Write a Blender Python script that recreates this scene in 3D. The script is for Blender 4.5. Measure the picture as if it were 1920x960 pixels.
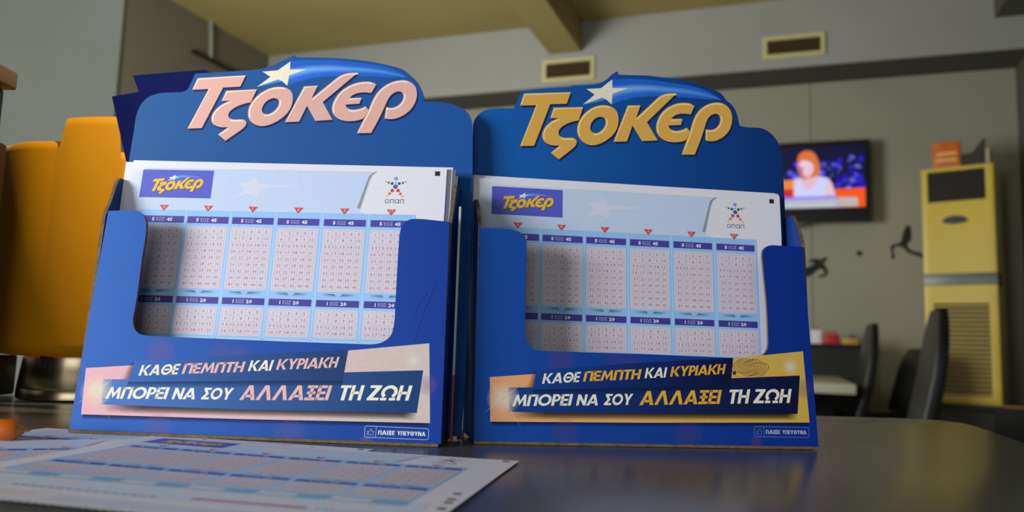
import bpy, math, random
from mathutils import Vector, Matrix
from mathutils.geometry import tessellate_polygon
random.seed(4)
S = bpy.context.scene
for o in list(bpy.data.objects): bpy.data.objects.remove(o)
T = 0.80                                   # height of the counter top above the floor
# ---------------------------------------------------------------- camera
cd = bpy.data.cameras.new('camera'); cam = bpy.data.objects.new('camera', cd); S.collection.objects.link(cam); S.camera = cam
cd.sensor_width = 36.0; cd.lens = 1472.0/1920*36; cd.clip_start = 0.01; cd.clip_end = 60
pitch, roll = math.radians(6.5), math.radians(1.77)
F = Vector((0, math.cos(pitch), math.sin(pitch))); U0 = Vector((0, -math.sin(pitch), math.cos(pitch))); R0 = Vector((1, 0, 0))
Rr = R0*math.cos(roll) + U0*math.sin(roll); Ur = U0*math.cos(roll) - R0*math.sin(roll)
cam.matrix_world = Matrix.Translation((0, 0, T + 0.0534)) @ Matrix((Rr, Ur, -F)).transposed().to_4x4()
cd.dof.use_dof = True; cd.dof.focus_distance = 0.445; cd.dof.aperture_fstop = 9.0; cd.dof.aperture_blades = 0
# ---------------------------------------------------------------- light
w = bpy.data.worlds.new('world'); S.world = w; w.use_nodes = True
bg = w.node_tree.nodes['Background']; bg.inputs[0].default_value = (0.80, 0.90, 1.0, 1); bg.inputs[1].default_value = 0.11
def area(name, loc, target, sx, sy, power, col):
    l = bpy.data.lights.new(name, 'AREA'); l.shape = 'RECTANGLE'; l.size = sx; l.size_y = sy; l.energy = power; l.color = col
    o = bpy.data.objects.new(name, l); S.collection.objects.link(o); o.location = loc
    o.rotation_euler = (Vector(target) - Vector(loc)).to_track_quat('-Z', 'Y').to_euler(); return o
area('shop_window_daylight', (-1.7, -0.75, T+0.42), (-0.1, 0.5, T+0.1), 0.85, 0.6, 51, (0.95, 0.965, 1.0))
area('base_reflection_panel', (-0.25, -1.7, T+0.60), (-0.2, 0.5, T+0.15), 1.4, 1.1, 6.4, (1.0, 0.97, 0.90))  # added panel behind the camera for the metal base to reflect
sl = bpy.data.lights.new('canister_spot', 'SPOT'); sl.energy = 270; sl.spot_size = math.radians(9); sl.spot_blend = .6; sl.shadow_soft_size = .04; sl.color = (1.0, .92, .78)  # added spot with no fixture, brightens the canister's right side
so = bpy.data.objects.new('canister_spot', sl); S.collection.objects.link(so); so.location = (0.95, 0.10, T+2.25)
so.rotation_euler = (Vector((-.38, .62, T+.10)) - so.location).to_track_quat('-Z', 'Y').to_euler()
area('room_fill', (-3.1, 3.4, 1.7), (1.2, 5.6, 2.6), 1.8, 1.8, 200, (0.98, 1.0, 0.95))  # added panel behind the pillar, brightens the back of the room
S.view_settings.view_transform = 'Standard'; S.view_settings.look = 'None'; S.view_settings.gamma = 1
S.view_settings.use_curve_mapping = False; S.view_settings.exposure = 0.0
# ---------------------------------------------------------------- helpers
def lin(c):
    c = c/255.0
    return c/12.92 if c <= 0.04045 else ((c+0.055)/1.055)**2.4
def rgb(c, a=1.0): return (lin(c[0]), lin(c[1]), lin(c[2]), a)
MATS = {}
def mat(name, col, rough=0.6, metal=0.0, noise=0.0, scale=30.0, bump=0.0, spec=0.5, col2=None, emit=0.0):
    if name in MATS: return MATS[name]
    m = bpy.data.materials.new(name); m.use_nodes = True; nt = m.node_tree; b = nt.nodes['Principled BSDF']
    b.inputs['Base Color'].default_value = rgb(col); b.inputs['Roughness'].default_value = rough
    b.inputs['Metallic'].default_value = metal; b.inputs['Specular IOR Level'].default_value = spec
    if emit: b.inputs['Emission Color'].default_value = rgb(col); b.inputs['Emission Strength'].default_value = emit
    if noise or bump:
        tc = nt.nodes.new('ShaderNodeTexCoord'); n = nt.nodes.new('ShaderNodeTexNoise'); n.inputs['Scale'].default_value = scale
        n.inputs['Detail'].default_value = 5; nt.links.new(tc.outputs['Object'], n.inputs['Vector'])
        if noise:
            r = nt.nodes.new('ShaderNodeValToRGB'); c2 = col2 or tuple(v*(1-noise) for v in col)
            r.color_ramp.elements[0].position = 0.3; r.color_ramp.elements[1].position = 0.7
            r.color_ramp.elements[0].color = rgb(c2); r.color_ramp.elements[1].color = rgb(col)
            nt.links.new(n.outputs['Fac'], r.inputs[0]); nt.links.new(r.outputs[0], b.inputs['Base Color'])
        if bump:
            bp = nt.nodes.new('ShaderNodeBump'); bp.inputs['Strength'].default_value = bump; bp.inputs['Distance'].default_value = 0.002
            nt.links.new(n.outputs['Fac'], bp.inputs['Height']); nt.links.new(bp.outputs[0], b.inputs['Normal'])
    MATS[name] = m; return m
def inkmat(name, rough=0.5, sheer=False, spec=0.35, emit=0.0):
    if name in MATS: return MATS[name]
    m = bpy.data.materials.new(name); m.use_nodes = True; nt = m.node_tree; b = nt.nodes['Principled BSDF']
    a = nt.nodes.new('ShaderNodeVertexColor'); a.layer_name = 'Col'
    b.inputs['Roughness'].default_value = rough; b.inputs['Specular IOR Level'].default_value = spec
    if emit:
        b.inputs['Base Color'].default_value = (0.01, 0.01, 0.01, 1); nt.links.new(a.outputs['Color'], b.inputs['Emission Color'])
        b.inputs['Emission Strength'].default_value = emit
    else:
        tc = nt.nodes.new('ShaderNodeTexCoord'); n = nt.nodes.new('ShaderNodeTexNoise'); n.inputs['Scale'].default_value = 900
        nt.links.new(tc.outputs['Object'], n.inputs['Vector'])
        mx = nt.nodes.new('ShaderNodeMix'); mx.data_type = 'RGBA'; mx.blend_type = 'MULTIPLY'; mx.inputs[0].default_value = 0.22
        r = nt.nodes.new('ShaderNodeValToRGB'); r.color_ramp.elements[0].position = .3; r.color_ramp.elements[1].position = .7
        r.color_ramp.elements[0].color = (.6, .6, .6, 1)
        nt.links.new(n.outputs['Fac'], r.inputs[0]); nt.links.new(a.outputs['Color'], mx.inputs[6]); nt.links.new(r.outputs[0], mx.inputs[7])
        nt.links.new(mx.outputs[2], b.inputs['Base Color'])
    if sheer: nt.links.new(a.outputs['Alpha'], b.inputs['Alpha'])
    MATS[name] = m; return m
def M_ink(): return [inkmat('printed_card', 0.6, spec=.2), mat('kraft_edge', (120, 98, 66), .8, noise=.3, scale=400), inkmat('sheer_print', 0.6, True, spec=.2)]
def M_paper(): return [inkmat('printed_paper', 0.55), mat('paper', (226, 226, 232), .6), inkmat('sheer_paper_print', 0.55, True)]
def tag(o, label, cat=None, group=None, kind=None):
    o['label'] = label
    if cat: o['category'] = cat
    if group: o['group'] = group
    if kind: o['kind'] = kind
    return o
def empty(name, loc=(0, 0, 0), rot=(0, 0, 0)):
    o = bpy.data.objects.new(name, None); o.empty_display_size = .05; S.collection.objects.link(o); o.location = loc; o.rotation_euler = rot; return o
def link(name, me, parent=None):
    o = bpy.data.objects.new(name, me); S.collection.objects.link(o)
    if parent: o.parent = parent
    return o
class MB:                                    # plain mesh collector
    def __init__(s): s.v = []; s.f = []; s.m = []
    def add(s, vs, fs, m=0):
        n = len(s.v); s.v += [tuple(v) for v in vs]; s.f += [tuple(i+n for i in f) for f in fs]; s.m += [m]*len(fs); return s
    def box(s, x0, y0, z0, x1, y1, z1, m=0):
        vs = [(x, y, z) for z in (z0, z1) for y in (y0, y1) for x in (x0, x1)]
        return s.add(vs, [(0, 2, 3, 1), (4, 5, 7, 6), (0, 1, 5, 4), (2, 6, 7, 3), (0, 4, 6, 2), (1, 3, 7, 5)], m)
    def prism(s, poly, z0, z1, fn=lambda x, y, z: (x, y, z), m=0, ms=None, holes=()):
        rings = [poly]+list(holes); flat = [p for r in rings for p in r]; n = len(flat)
        tris = tessellate_polygon([[Vector((p[0], p[1], 0)) for p in r] for r in rings])
        vs = [fn(p[0], p[1], z1) for p in flat]+[fn(p[0], p[1], z0) for p in flat]
        s.add(vs, [t for t in tris]+[tuple(i+n for i in reversed(t)) for t in tris], m)
        sd = []; k = 0
        for r in rings:
            for i in range(len(r)): j = (i+1) % len(r); sd.append((k+i, k+i+n, k+j+n, k+j))
            k += len(r)
        return s.add(vs, sd, m if ms is None else ms)
    def tube(s, p0, p1, r0, r1=None, n=16, m=0, cap=True):
        r1 = r0 if r1 is None else r1; p0 = Vector(p0); p1 = Vector(p1); d = (p1-p0).normalized()
        a = d.orthogonal().normalized(); b = d.cross(a)
        vs = [tuple(p+(a*math.cos(2*math.pi*i/n)+b*math.sin(2*math.pi*i/n))*r) for p, r in ((p0, r0), (p1, r1)) for i in range(n)]
        fs = [(i, (i+1) % n, n+(i+1) % n, n+i) for i in range(n)]
        if cap: fs += [tuple(range(n-1, -1, -1)), tuple(range(n, 2*n))]
        return s.add(vs, fs, m)
    def build(s, name, mats, parent=None, smooth=False, bevel=0.0, seg=3):
        me = bpy.data.meshes.new(name); me.from_pydata(s.v, [], s.f); mats = mats if isinstance(mats, list) else [mats]
        for m in mats: me.materials.append(m)
        me.polygons.foreach_set('material_index', s.m)
        import bmesh
        bm = bmesh.new(); bm.from_mesh(me); bmesh.ops.remove_doubles(bm, verts=bm.verts, dist=1e-6); bmesh.ops.recalc_face_normals(bm, faces=bm.faces)
        if bevel:
            es = [e for e in bm.edges if len(e.link_faces) == 2 and e.calc_face_angle(0) > .6]
            bmesh.ops.bevel(bm, geom=es, offset=bevel, segments=seg, affect='EDGES', profile=.5)
        bm.to_mesh(me); bm.free()
        if smooth or bevel:
            for p in me.polygons: p.use_smooth = True
            me.set_sharp_from_angle(angle=math.radians(50 if smooth else 40))
        return link(name, me, parent)
class Art:                                   # flat coloured artwork on a surface given by fn(u, v, h) in millimetres
    def __init__(s): s.v = []; s.c = []; s.f = []; s.m = []
    def raw(s, pts, faces, cols, h, m=0):
        n = len(s.v)
        for i, p in enumerate(pts):
            s.v.append((p[0], p[1], h if len(p) < 3 else p[2]))
            c = cols[i] if isinstance(cols, list) else cols; s.c.append(rgb(c[:3], c[3] if len(c) > 3 else 1.0))
        s.f += [tuple(n+i for i in f) for f in faces]; s.m += [m]*len(faces)
    def poly(s, pts, col, h, holes=(), m=0):
        rings = [pts]+list(holes); flat = [p for r in rings for p in r]
        s.raw(flat, [tuple(t) for t in tessellate_polygon([[Vector((p[0], p[1], 0)) for p in r] for r in rings])], col, h, m)
    def rect(s, x0, y0, x1, y1, col, h, step=1e9, m=0, col2=None):   # col2: colour at the right end
        nx = max(1, int(math.ceil(abs(x1-x0)/step))); ny = max(1, int(math.ceil(abs(y1-y0)/step)))
        pts = []; cols = []
        for j in range(ny+1):
            for i in range(nx+1):
                t = i/nx; pts.append((x0+(x1-x0)*t, y0+(y1-y0)*j/ny))
                cols.append(col if col2 is None else tuple(a+(b-a)*t for a, b in zip(col, col2)))
        s.raw(pts, [(j*(nx+1)+i, j*(nx+1)+i+1, (j+1)*(nx+1)+i+1, (j+1)*(nx+1)+i) for j in range(ny) for i in range(nx)], cols, h, m)
    def strip(s, A, B, cols, h, m=0, n=24):    # ruled patch between two curves; cols = list of colours from A to B
        def res(P):
            L = [0]
            for a, b in zip(P, P[1:]): L.append(L[-1]+math.dist(a, b))
            out = []
            for k in range(n+1):
                d = L[-1]*k/n; i = 0
                while i < len(P)-2 and L[i+1] < d: i += 1
                t = (d-L[i])/max(1e-9, L[i+1]-L[i]); t = min(1, max(0, t)); out.append((P[i][0]+(P[i+1][0]-P[i][0])*t, P[i][1]+(P[i+1][1]-P[i][1])*t))
            return out
        A = res(A); B = res(B); q = len(cols); pts = []; cc = []
        for k in range(n+1):
            for j in range(q):
                t = j/(q-1); pts.append((A[k][0]+(B[k][0]-A[k][0])*t, A[k][1]+(B[k][1]-A[k][1])*t))
                c = cols[j]; cc.append(c(k/n) if callable(c) else c)
        s.raw(pts, [(k*q+j, k*q+j+1, (k+1)*q+j+1, (k+1)*q+j) for k in range(n) for j in range(q-1)], cc, h, m)
    def disc(s, x, y, r, col, h, edge=None, n=20, m=0, ry=None):
        ry = ry or r; pts = [(x, y)]+[(x+r*math.cos(2*math.pi*i/n), y+ry*math.sin(2*math.pi*i/n)) for i in range(n)]
        s.raw(pts, [(0, 1+i, 1+(i+1) % n) for i in range(n)], [col]+[edge or col]*n, h, m)
    def line(s, P, wd, col, h, m=0):
        for a, b in zip(P, P[1:]):
            dx, dy = b[0]-a[0], b[1]-a[1]; L = math.hypot(dx, dy) or 1; nx, ny = -dy/L*wd/2, dx/L*wd/2
            s.raw([(a[0]+nx, a[1]+ny), (a[0]-nx, a[1]-ny), (b[0]-nx, b[1]-ny), (b[0]+nx, b[1]+ny)], [(0, 1, 2, 3)], col, h, m)
    def build(s, name, fn, mats, parent=None):
        me = bpy.data.meshes.new(name); me.from_pydata([fn(*v) for v in s.v], [], s.f)
        ca = me.color_attributes.new('Col', 'FLOAT_COLOR', 'POINT'); ca.data.foreach_set('color', [x for c in s.c for x in c])
        for m in mats: me.materials.append(m)
        me.polygons.foreach_set('material_index', s.m)
        return link(name, me, parent)
_glyph = {}
def text_tris(txt, bold=0.0):                # glyph outlines in em units
    k = (txt, bold)
    if k not in _glyph:
        cu = bpy.data.curves.new('glyphs', 'FONT'); cu.body = txt; cu.resolution_u = 1; cu.fill_mode = 'FRONT'; cu.size = 1; cu.offset = bold
        o = bpy.data.objects.new('glyphs', cu); S.collection.objects.link(o); bpy.context.view_layer.update()
        me = bpy.data.meshes.new_from_object(o); vs = [(v.co.x, v.co.y) for v in me.vertices]; fs = [tuple(p.vertices) for p in me.polygons]
        bpy.data.objects.remove(o); bpy.data.meshes.remove(me); bpy.data.curves.remove(cu)
        x0 = min(v[0] for v in vs); x1 = max(v[0] for v in vs); _glyph[k] = ([(v[0]-x0, v[1]) for v in vs], fs, x1-x0)
    return _glyph[k]
def put_text(art, txt, x, y, size, col, h, bold=0.0, center=False, width=None):
    vs, fs, wd = text_tris(txt, bold); sx = size if width is None else width/wd
    x0 = x-wd*sx/2 if center else x
    art.raw([(x0+v[0]*sx, y+v[1]*size) for v in vs], fs, col, h); return wd*sx
# bold geometric capitals, one em high
def _r(a, b, c, d): return [(a, b), (c, b), (c, d), (a, d)]
def _arc(cx, cy, rx, ry, t, a0, a1, n=20):
    o = [(cx+rx*math.cos(math.radians(a0+(a1-a0)*i/n)), cy+ry*math.sin(math.radians(a0+(a1-a0)*i/n))) for i in range(n+1)]
    q = [(cx+(rx-t)*math.cos(math.radians(a0+(a1-a0)*i/n)), cy+(ry-t)*math.sin(math.radians(a0+(a1-a0)*i/n))) for i in range(n+1)]
    return [[o[i], o[i+1], q[i+1], q[i]] for i in range(n)]
CAPS = {
 'Κ': (.88, [_r(0, 0, .22, 1), [(.2, .40), (.60, 1), (.88, 1), (.38, .40)], [(.2, .62), (.42, .62), (.90, 0), (.62, 0)]]),
 'Α': (1.0, [[(0, 0), (.25, 0), (.5, .72), (.75, 0), (1, 0), (.63, 1), (.37, 1)], _r(.24, .19, .76, .36)]),
 'Λ': (1.0, [[(0, 0), (.25, 0), (.5, .72), (.75, 0), (1, 0), (.63, 1), (.37, 1)]]),
 'Θ': (1.0, _arc(.5, .5, .5, .51, .2, 0, 360)+[_r(.28, .42, .72, .58)]),
 'Ο': (1.0, _arc(.5, .5, .5, .51, .21, 0, 360)),
 'Ω': (1.0, _arc(.5, .54, .49, .47, .21, -52, 232)+[_r(.04, 0, .42, .17), _r(.58, 0, .96, .17)]),
 'Ε': (.58, [_r(0, 0, .22, 1), _r(0, 0, .58, .18), _r(0, .41, .55, .59), _r(0, .82, .58, 1)]),
 'Π': (.74, [_r(0, 0, .21, 1), _r(.53, 0, .74, 1), _r(0, .82, .74, 1)]),
 'Μ': (1.02, [[(0, 0), (.21, 0), (.28, .6), (.51, .05), (.74, .6), (.81, 0), (1.02, 0), (.88, 1), (.72, 1), (.51, .45), (.30, 1), (.14, 1)]]),
 'Τ': (.64, [_r(0, .82, .64, 1), _r(.21, 0, .43, .84)]),
 'Η': (.74, [_r(0, 0, .21, 1), _r(.53, 0, .74, 1), _r(.1, .41, .6, .59)]),
 'Υ': (.84, [[(0, 1), (.25, 1), (.42, .62), (.59, 1), (.84, 1), (.53, .4), (.53, 0), (.31, 0), (.31, .4)]]),
 'Ι': (.22, [_r(0, 0, .22, 1)]),
 'Ρ': (.60, [_r(0, 0, .22, 1), _r(.2, .82, .31, 1), _r(.2, .36, .31, .53)]+_arc(.30, .68, .31, .32, .18, -90, 90, 10)),
 'Ν': (.80, [[(0, 0), (.21, 0), (.21, .6), (.59, 0), (.80, 0), (.80, 1), (.59, 1), (.59, .4), (.21, 1), (0, 1)]]),
 'Σ': (.68, [[(0, 0), (.68, 0), (.68, .18), (.32, .18), (.54, .5), (.32, .82), (.66, .82), (.66, 1), (.02, 1), (.02, .86), (.28, .5), (0, .14)]]),
 'Ξ': (.66, [_r(0, 0, .66, .18), _r(.06, .41, .6, .59), _r(0, .82, .66, 1), _r(.22, .1, .44, .9)]),
 'Ζ': (.72, [[(0, 0), (.72, 0), (.72, .18), (.33, .18), (.72, .86), (.72, 1), (.02, 1), (.02, .82), (.4, .82), (0, .13)]]),
}
def caps(art, word, a, b, height, slant, col, h, gap=.05):
    L = sum(CAPS[c][0] for c in word)+gap*(len(word)-1); dx, dy = (b[0]-a[0])/L, (b[1]-a[1])/L; x = 0
    for c in word:
        for pg in CAPS[c][1]:
            art.poly([(a[0]+dx*(x+p[0])+slant*height*p[1], a[1]+dy*(x+p[0])+height*p[1]) for p in pg], col, h)
        x += CAPS[c][0]+gap
def aff(A, p): return (A[0][0]*p[0]+A[0][1]*p[1]+A[0][2], A[1][0]*p[0]+A[1][1]*p[1]+A[1][2])
IDENT = [[1, 0, 0], [0, 1, 0]]
# outlines of the printed artwork and die-cut card, in millimetres on their own panel
LOGO_TAU = [[-71.24, 213.21], [-41.03, 216.26], [-43.68, 208.19], [-54.3, 207.21], [-64.23, 178.89], [-73.11, 178.16], [-63.31, 205.87], [-73.64, 204.98]]
LOGO_ZETA = [[-52.09, 204.97], [-33.0, 206.71], [-35.83, 197.54], [-39.28, 196.71], [-43.28, 194.96], [-46.69, 192.66], [-48.67, 190.16], [-48.87, 187.79], [-47.77, 185.97], [-44.91, 185.27], [-41.49, 185.72], [-38.63, 185.61], [-37.19, 184.4], [-36.89, 182.65], [-37.74, 180.54], [-39.16, 178.98], [-48.47, 170.81], [-53.61, 174.87], [-47.99, 180.02], [-53.1, 179.82], [-56.23, 180.85], [-58.41, 182.65], [-59.24, 185.36], [-59.05, 188.02], [-57.79, 191.05], [-55.55, 193.86], [-52.17, 196.75], [-48.47, 198.18], [-54.18, 197.8]]
LOGO_OMICRON = [[-20.82, 208.93], [-17.32, 208.99], [-13.83, 208.02], [-11.21, 205.79], [-9.93, 202.57], [-9.78, 198.37], [-10.67, 194.12], [-13.0, 189.8], [-16.78, 185.99], [-21.4, 183.04], [-26.0, 181.45], [-30.02, 181.73], [-33.46, 183.46], [-35.89, 186.26], [-36.94, 190.04], [-36.68, 194.21], [-34.98, 198.49], [-32.4, 202.25], [-28.94, 205.48], [-24.89, 207.87]]
LOGO_OMICRON_HOLE = [[-21.98, 201.03], [-19.66, 200.71], [-18.38, 199.0], [-18.21, 196.62], [-19.37, 193.56], [-21.69, 191.02], [-24.57, 189.53], [-27.17, 190.07], [-28.44, 192.07], [-28.33, 194.76], [-26.9, 197.83], [-24.59, 200.08]]
LOGO_KAPPA = [[-3.87, 209.74], [4.66, 210.51], [1.64, 201.54], [19.27, 219.64], [28.83, 220.45], [8.78, 199.3], [15.73, 187.45], [5.42, 186.32], [-0.74, 196.45], [-4.49, 185.46], [-13.19, 184.73]]
LOGO_EPSILON = [[40.75, 212.57], [38.1, 206.53], [34.53, 206.9], [30.35, 206.49], [27.05, 205.06], [24.82, 202.6], [32.54, 203.12], [31.39, 198.98], [22.96, 198.01], [23.64, 196.06], [26.27, 194.61], [29.53, 194.82], [33.11, 195.95], [35.22, 197.42], [37.36, 194.84], [34.75, 188.95], [32.36, 187.9], [28.79, 186.96], [24.07, 186.78], [19.97, 187.72], [16.6, 190.2], [14.88, 193.39], [14.7, 197.58], [16.05, 201.9], [18.48, 206.3], [22.09, 209.89], [26.3, 212.43], [30.49, 213.94], [35.28, 214.4], [38.27, 214.06]]
LOGO_RHO = [[31.47, 178.88], [40.16, 179.41], [44.25, 189.25], [47.15, 197.9], [48.46, 202.23], [50.35, 205.71], [52.8, 207.71], [55.23, 208.36], [57.31, 207.4], [58.13, 204.71], [57.44, 201.61], [55.55, 198.75], [52.81, 197.05], [49.81, 196.74], [47.91, 197.22], [47.53, 189.46], [50.2, 189.03], [53.79, 189.37], [58.03, 191.33], [61.72, 194.29], [64.56, 198.42], [66.11, 203.4], [66.09, 208.3], [64.7, 212.2], [62.06, 214.78], [58.77, 216.09], [55.15, 216.03], [50.9, 214.93], [46.62, 212.49], [43.24, 209.2], [40.76, 205.37], [38.86, 200.38], [37.36, 194.84], [34.73, 188.05]]
LOGO_STAR = [[-14.07, 226.85], [-13.79, 221.06], [-3.5, 221.68], [-13.8, 217.11], [-14.29, 209.8], [-17.9, 212.88], [-20.53, 213.9], [-25.47, 211.74], [-33.18, 208.32], [-25.48, 215.67], [-30.84, 219.11], [-21.4, 220.33]]
LOGO_COMET_TOP = [[-13.89, 227.04], [-0.8, 228.44], [11.66, 228.55], [30.75, 227.05], [36.74, 226.56], [45.13, 225.0], [52.31, 222.42], [57.06, 219.67], [58.95, 217.96]]
LOGO_COMET_BOT = [[-13.94, 209.83], [-7.96, 212.54], [0.87, 215.53], [9.74, 216.83], [18.65, 217.58], [28.18, 217.95], [37.75, 217.88], [48.56, 217.72], [58.95, 217.89]]
LOGO_TAIL_UNDER = [[-32.14, 208.51], [-25.47, 211.74], [-20.53, 213.78], [-17.9, 212.76], [-19.65, 212.15], [-22.56, 211.22]]
BACK_OUTLINE = {"L": [[-107.75, 161.72], [-107.54, 178.78], [-107.63, 193.29], [-104.09, 202.15], [-96.12, 206.36], [-79.49, 207.18], [-76.6, 208.89], [-73.2, 219.88], [-61.52, 220.75], [-39.94, 222.44], [-27.37, 224.04], [-10.91, 233.17], [-9.71, 232.85], [-8.67, 231.72], [8.74, 231.89], [26.75, 231.0], [43.59, 228.65], [59.03, 224.67], [64.78, 220.32], [70.51, 214.63], [73.78, 207.34], [74.27, 202.73], [84.89, 202.87], [92.94, 201.1], [99.92, 197.6], [103.88, 193.44], [105.22, 184.92], [106.3, 162.6]],
 "R": [[-102.23, 167.3], [-102.98, 191.61], [-101.1, 195.6], [-97.62, 199.58], [-92.87, 201.46], [-82.08, 202.56], [-77.68, 202.86], [-75.4, 207.66], [-72.81, 214.65], [-63.02, 217.05], [-41.18, 219.82], [-40.14, 220.98], [-21.39, 222.96], [-13.17, 231.2], [-10.34, 232.82], [-9.64, 230.55], [11.7, 231.5], [18.84, 230.81], [27.82, 230.84], [36.8, 229.35], [45.79, 227.21], [54.78, 224.52], [60.16, 222.04], [62.22, 217.89], [66.04, 215.67], [68.9, 211.07], [70.19, 206.11], [70.99, 200.99], [75.8, 200.24], [86.27, 200.67], [92.8, 197.06], [97.2, 191.33], [99.45, 182.29], [99.56, 156.03]]}
FRONT_OUTLINE = {"L": [[-97.96, 1.64], [-96.39, 123.29], [-80.59, 124.23], [-76.59, 122.61], [-73.31, 118.27], [-72.39, 110.63], [-72.52, 96.26], [-71.93, 72.79], [-72.47, 60.79], [-70.51, 55.99], [-67.12, 53.49], [-60.89, 52.92], [11.29, 52.22], [62.2, 52.06], [67.85, 53.66], [71.71, 57.91], [72.37, 65.03], [71.61, 99.73], [71.55, 113.96], [72.61, 119.05], [76.04, 122.2], [81.98, 122.64], [99.04, 121.18], [101.21, 0.13]],
 "R": [[-99.06, 0.01], [-99.29, 119.83], [-88.93, 120.02], [-78.9, 119.64], [-73.84, 117.0], [-72.05, 113.11], [-71.81, 106.0], [-72.21, 74.67], [-71.96, 59.3], [-69.65, 53.68], [-65.24, 51.03], [-5.98, 51.12], [62.5, 50.26], [67.41, 53.27], [69.69, 57.26], [70.14, 79.84], [68.94, 100.01], [68.4, 112.29], [69.69, 115.77], [73.29, 117.75], [93.91, 117.6], [96.65, 0.59]]}
BACK_PRINT_SHIFT = [[1.02507, 0.00543, 0.64945], [-0.02031, 0.97401, 7.63214]]
FRONT_PRINT_SHIFT = [[1.02889, -0.03302, 0.70744], [-0.00499, 1.02719, -2.92145]]
P_BANNER = [[-91.15, 35.99], [-66.55, 38.28], [48.1, 50.19], [90.46, 55.49], [92.07, 15.09], [-7.02, 13.1], [-90.39, 12.11]]
P_RIBBON_UP = [[-65.19, 40.41], [-9.66, 45.86], [48.11, 50.46], [47.1, 38.68], [46.11, 34.67], [-67.52, 29.68]]
P_RIBBON_LO = [[-80.83, 30.56], [-47.17, 31.62], [47.39, 38.95], [87.76, 41.49], [85.16, 19.8], [-6.96, 17.92], [-75.17, 17.06], [-77.68, 20.1]]
P_GOLD_LEFT = [[-91.15, 35.99], [-66.55, 38.28], [-68.28, 31.35], [-80.83, 30.56]]
P_FLARE1 = [[-85.09, 24.23]]
P_FLARE2 = [[82.49, 46.31]]
P_SCRIB = [[58.02, 44.84], [66.78, 45.07], [58.21, 49.41]]
P_NOTICE = [[59.13, 12.15], [91.49, 12.33], [91.16, 6.79], [58.89, 6.79]]
P_NOTICE_DIV = [[64.79, 12.26], [64.53, 6.75]]
P_NOTICE_TEXT = [[65.79, 8.34], [89.92, 8.54], [65.89, 10.48]]
WORDS = [('ΚΑΘΕ', [-62.27, 33.05], [-41.57, 34.54], [-60.94, 38.72], 0), ('ΠΕΜΠΤΗ', [-39.26, 34.89], [-6.95, 37.03], [-38.16, 40.49], 1), ('ΚΑΙ', [-4.13, 37.6], [7.95, 38.3], [-3.12, 43.31], 0), ('ΚΥΡΙΑΚΗ', [10.7, 38.8], [42.44, 41.21], [12.31, 44.49], 1), ('ΜΠΟΡΕΙ', [-78.57, 20.56], [-46.12, 21.64], [-77.07, 26.81], 0), ('ΝΑ', [-43.13, 21.7], [-30.88, 22.07], [-41.75, 27.73], 0), ('ΣΟΥ', [-27.62, 22.23], [-11.97, 22.67], [-26.18, 28.38], 0), ('ΑΛΛΑΞΕΙ', [-7.4, 22.67], [39.06, 24.4], [-5.26, 30.44], 1), ('ΤΗ', [43.78, 24.5], [55.87, 24.98], [45.18, 32.43], 0), ('ΖΩΗ', [58.95, 25.15], [80.63, 25.84], [61.04, 33.02], 0)]
RUNNER = [[-0.388, 1.177], [-0.365, 1.17], [-0.363, 1.144], [-0.358, 1.092], [-0.365, 1.041], [-0.386, 1.028], [-0.392, 1.002], [-0.376, 0.97], [-0.336, 0.95], [-0.291, 0.94], [-0.271, 0.917], [-0.275, 0.892], [-0.303, 0.908], [-0.348, 0.925], [-0.388, 0.941], [-0.422, 0.983], [-0.45, 0.997], [-0.485, 0.994], [-0.5, 0.978], [-0.498, 0.932], [-0.49, 0.913], [-0.496, 0.89], [-0.516, 0.891], [-0.519, 0.92], [-0.512, 0.939], [-0.523, 0.985], [-0.517, 1.004], [-0.479, 1.02], [-0.449, 1.029], [-0.431, 1.061], [-0.424, 1.113], [-0.412, 1.132], [-0.407, 1.158]]
DIVER = [[-1.033, 0.911], [-1.03, 0.888], [-1.048, 0.871], [-1.058, 0.851], [-1.037, 0.818], [-1.022, 0.785], [-1.029, 0.752], [-1.063, 0.732], [-1.105, 0.732], [-1.102, 0.746], [-1.062, 0.755], [-1.047, 0.775], [-1.059, 0.792], [-1.086, 0.812], [-1.111, 0.792], [-1.148, 0.759], [-1.186, 0.736], [-1.235, 0.726], [-1.26, 0.719], [-1.26, 0.792], [-1.203, 0.819], [-1.16, 0.832], [-1.135, 0.852], [-1.141, 0.869], [-1.19, 0.862], [-1.19, 0.872], [-1.147, 0.895], [-1.097, 0.895], [-1.073, 0.885], [-1.06, 0.905]]
# ================================================================ the setting
TH = math.radians(19.486); UX = Vector((math.cos(TH), -math.sin(TH), 0)); NX = Vector((math.sin(TH), math.cos(TH), 0))
W0 = Vector((3.7359, 6.5, T))                     # a point on the back wall; s runs along it, w away from the counter
def room(s, w_, z): p = W0+UX*s+NX*w_; return (p.x, p.y, z+T)
ROOM_ROT = (0, 0, -TH)
def room_root(name, s, w_, z): return empty(name, room(s, w_, z), ROOM_ROT)
def struct(mb, name, m, s=0, w_=0, z=0, flat=False, **k):
    o = mb.build(name, m, **k); o['kind'] = 'structure'
    if not flat: o.location = room(s, w_, z); o.rotation_euler = ROOM_ROT
    return o
wallm = mat('wall_paint', (158, 155, 138), .85, noise=.04, scale=1.5)
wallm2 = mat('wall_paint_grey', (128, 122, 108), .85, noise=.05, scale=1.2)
ceilm = mat('ceiling_paint', (168, 152, 92), .85, noise=.06, scale=1.0)
soffm = mat('soffit_paint', (160, 160, 156), .85, noise=.04, scale=1.5)
CEIL = 3.12
struct(MB().box(-9, -9.5, -T-.1, 3.5, .2, -T), 'floor', mat('floor_tile', (92, 84, 74), .4, noise=.15, scale=3))
struct(MB().box(-9, -9.5, CEIL, 3.5, .2, CEIL+.12), 'ceiling', ceilm)
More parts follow.
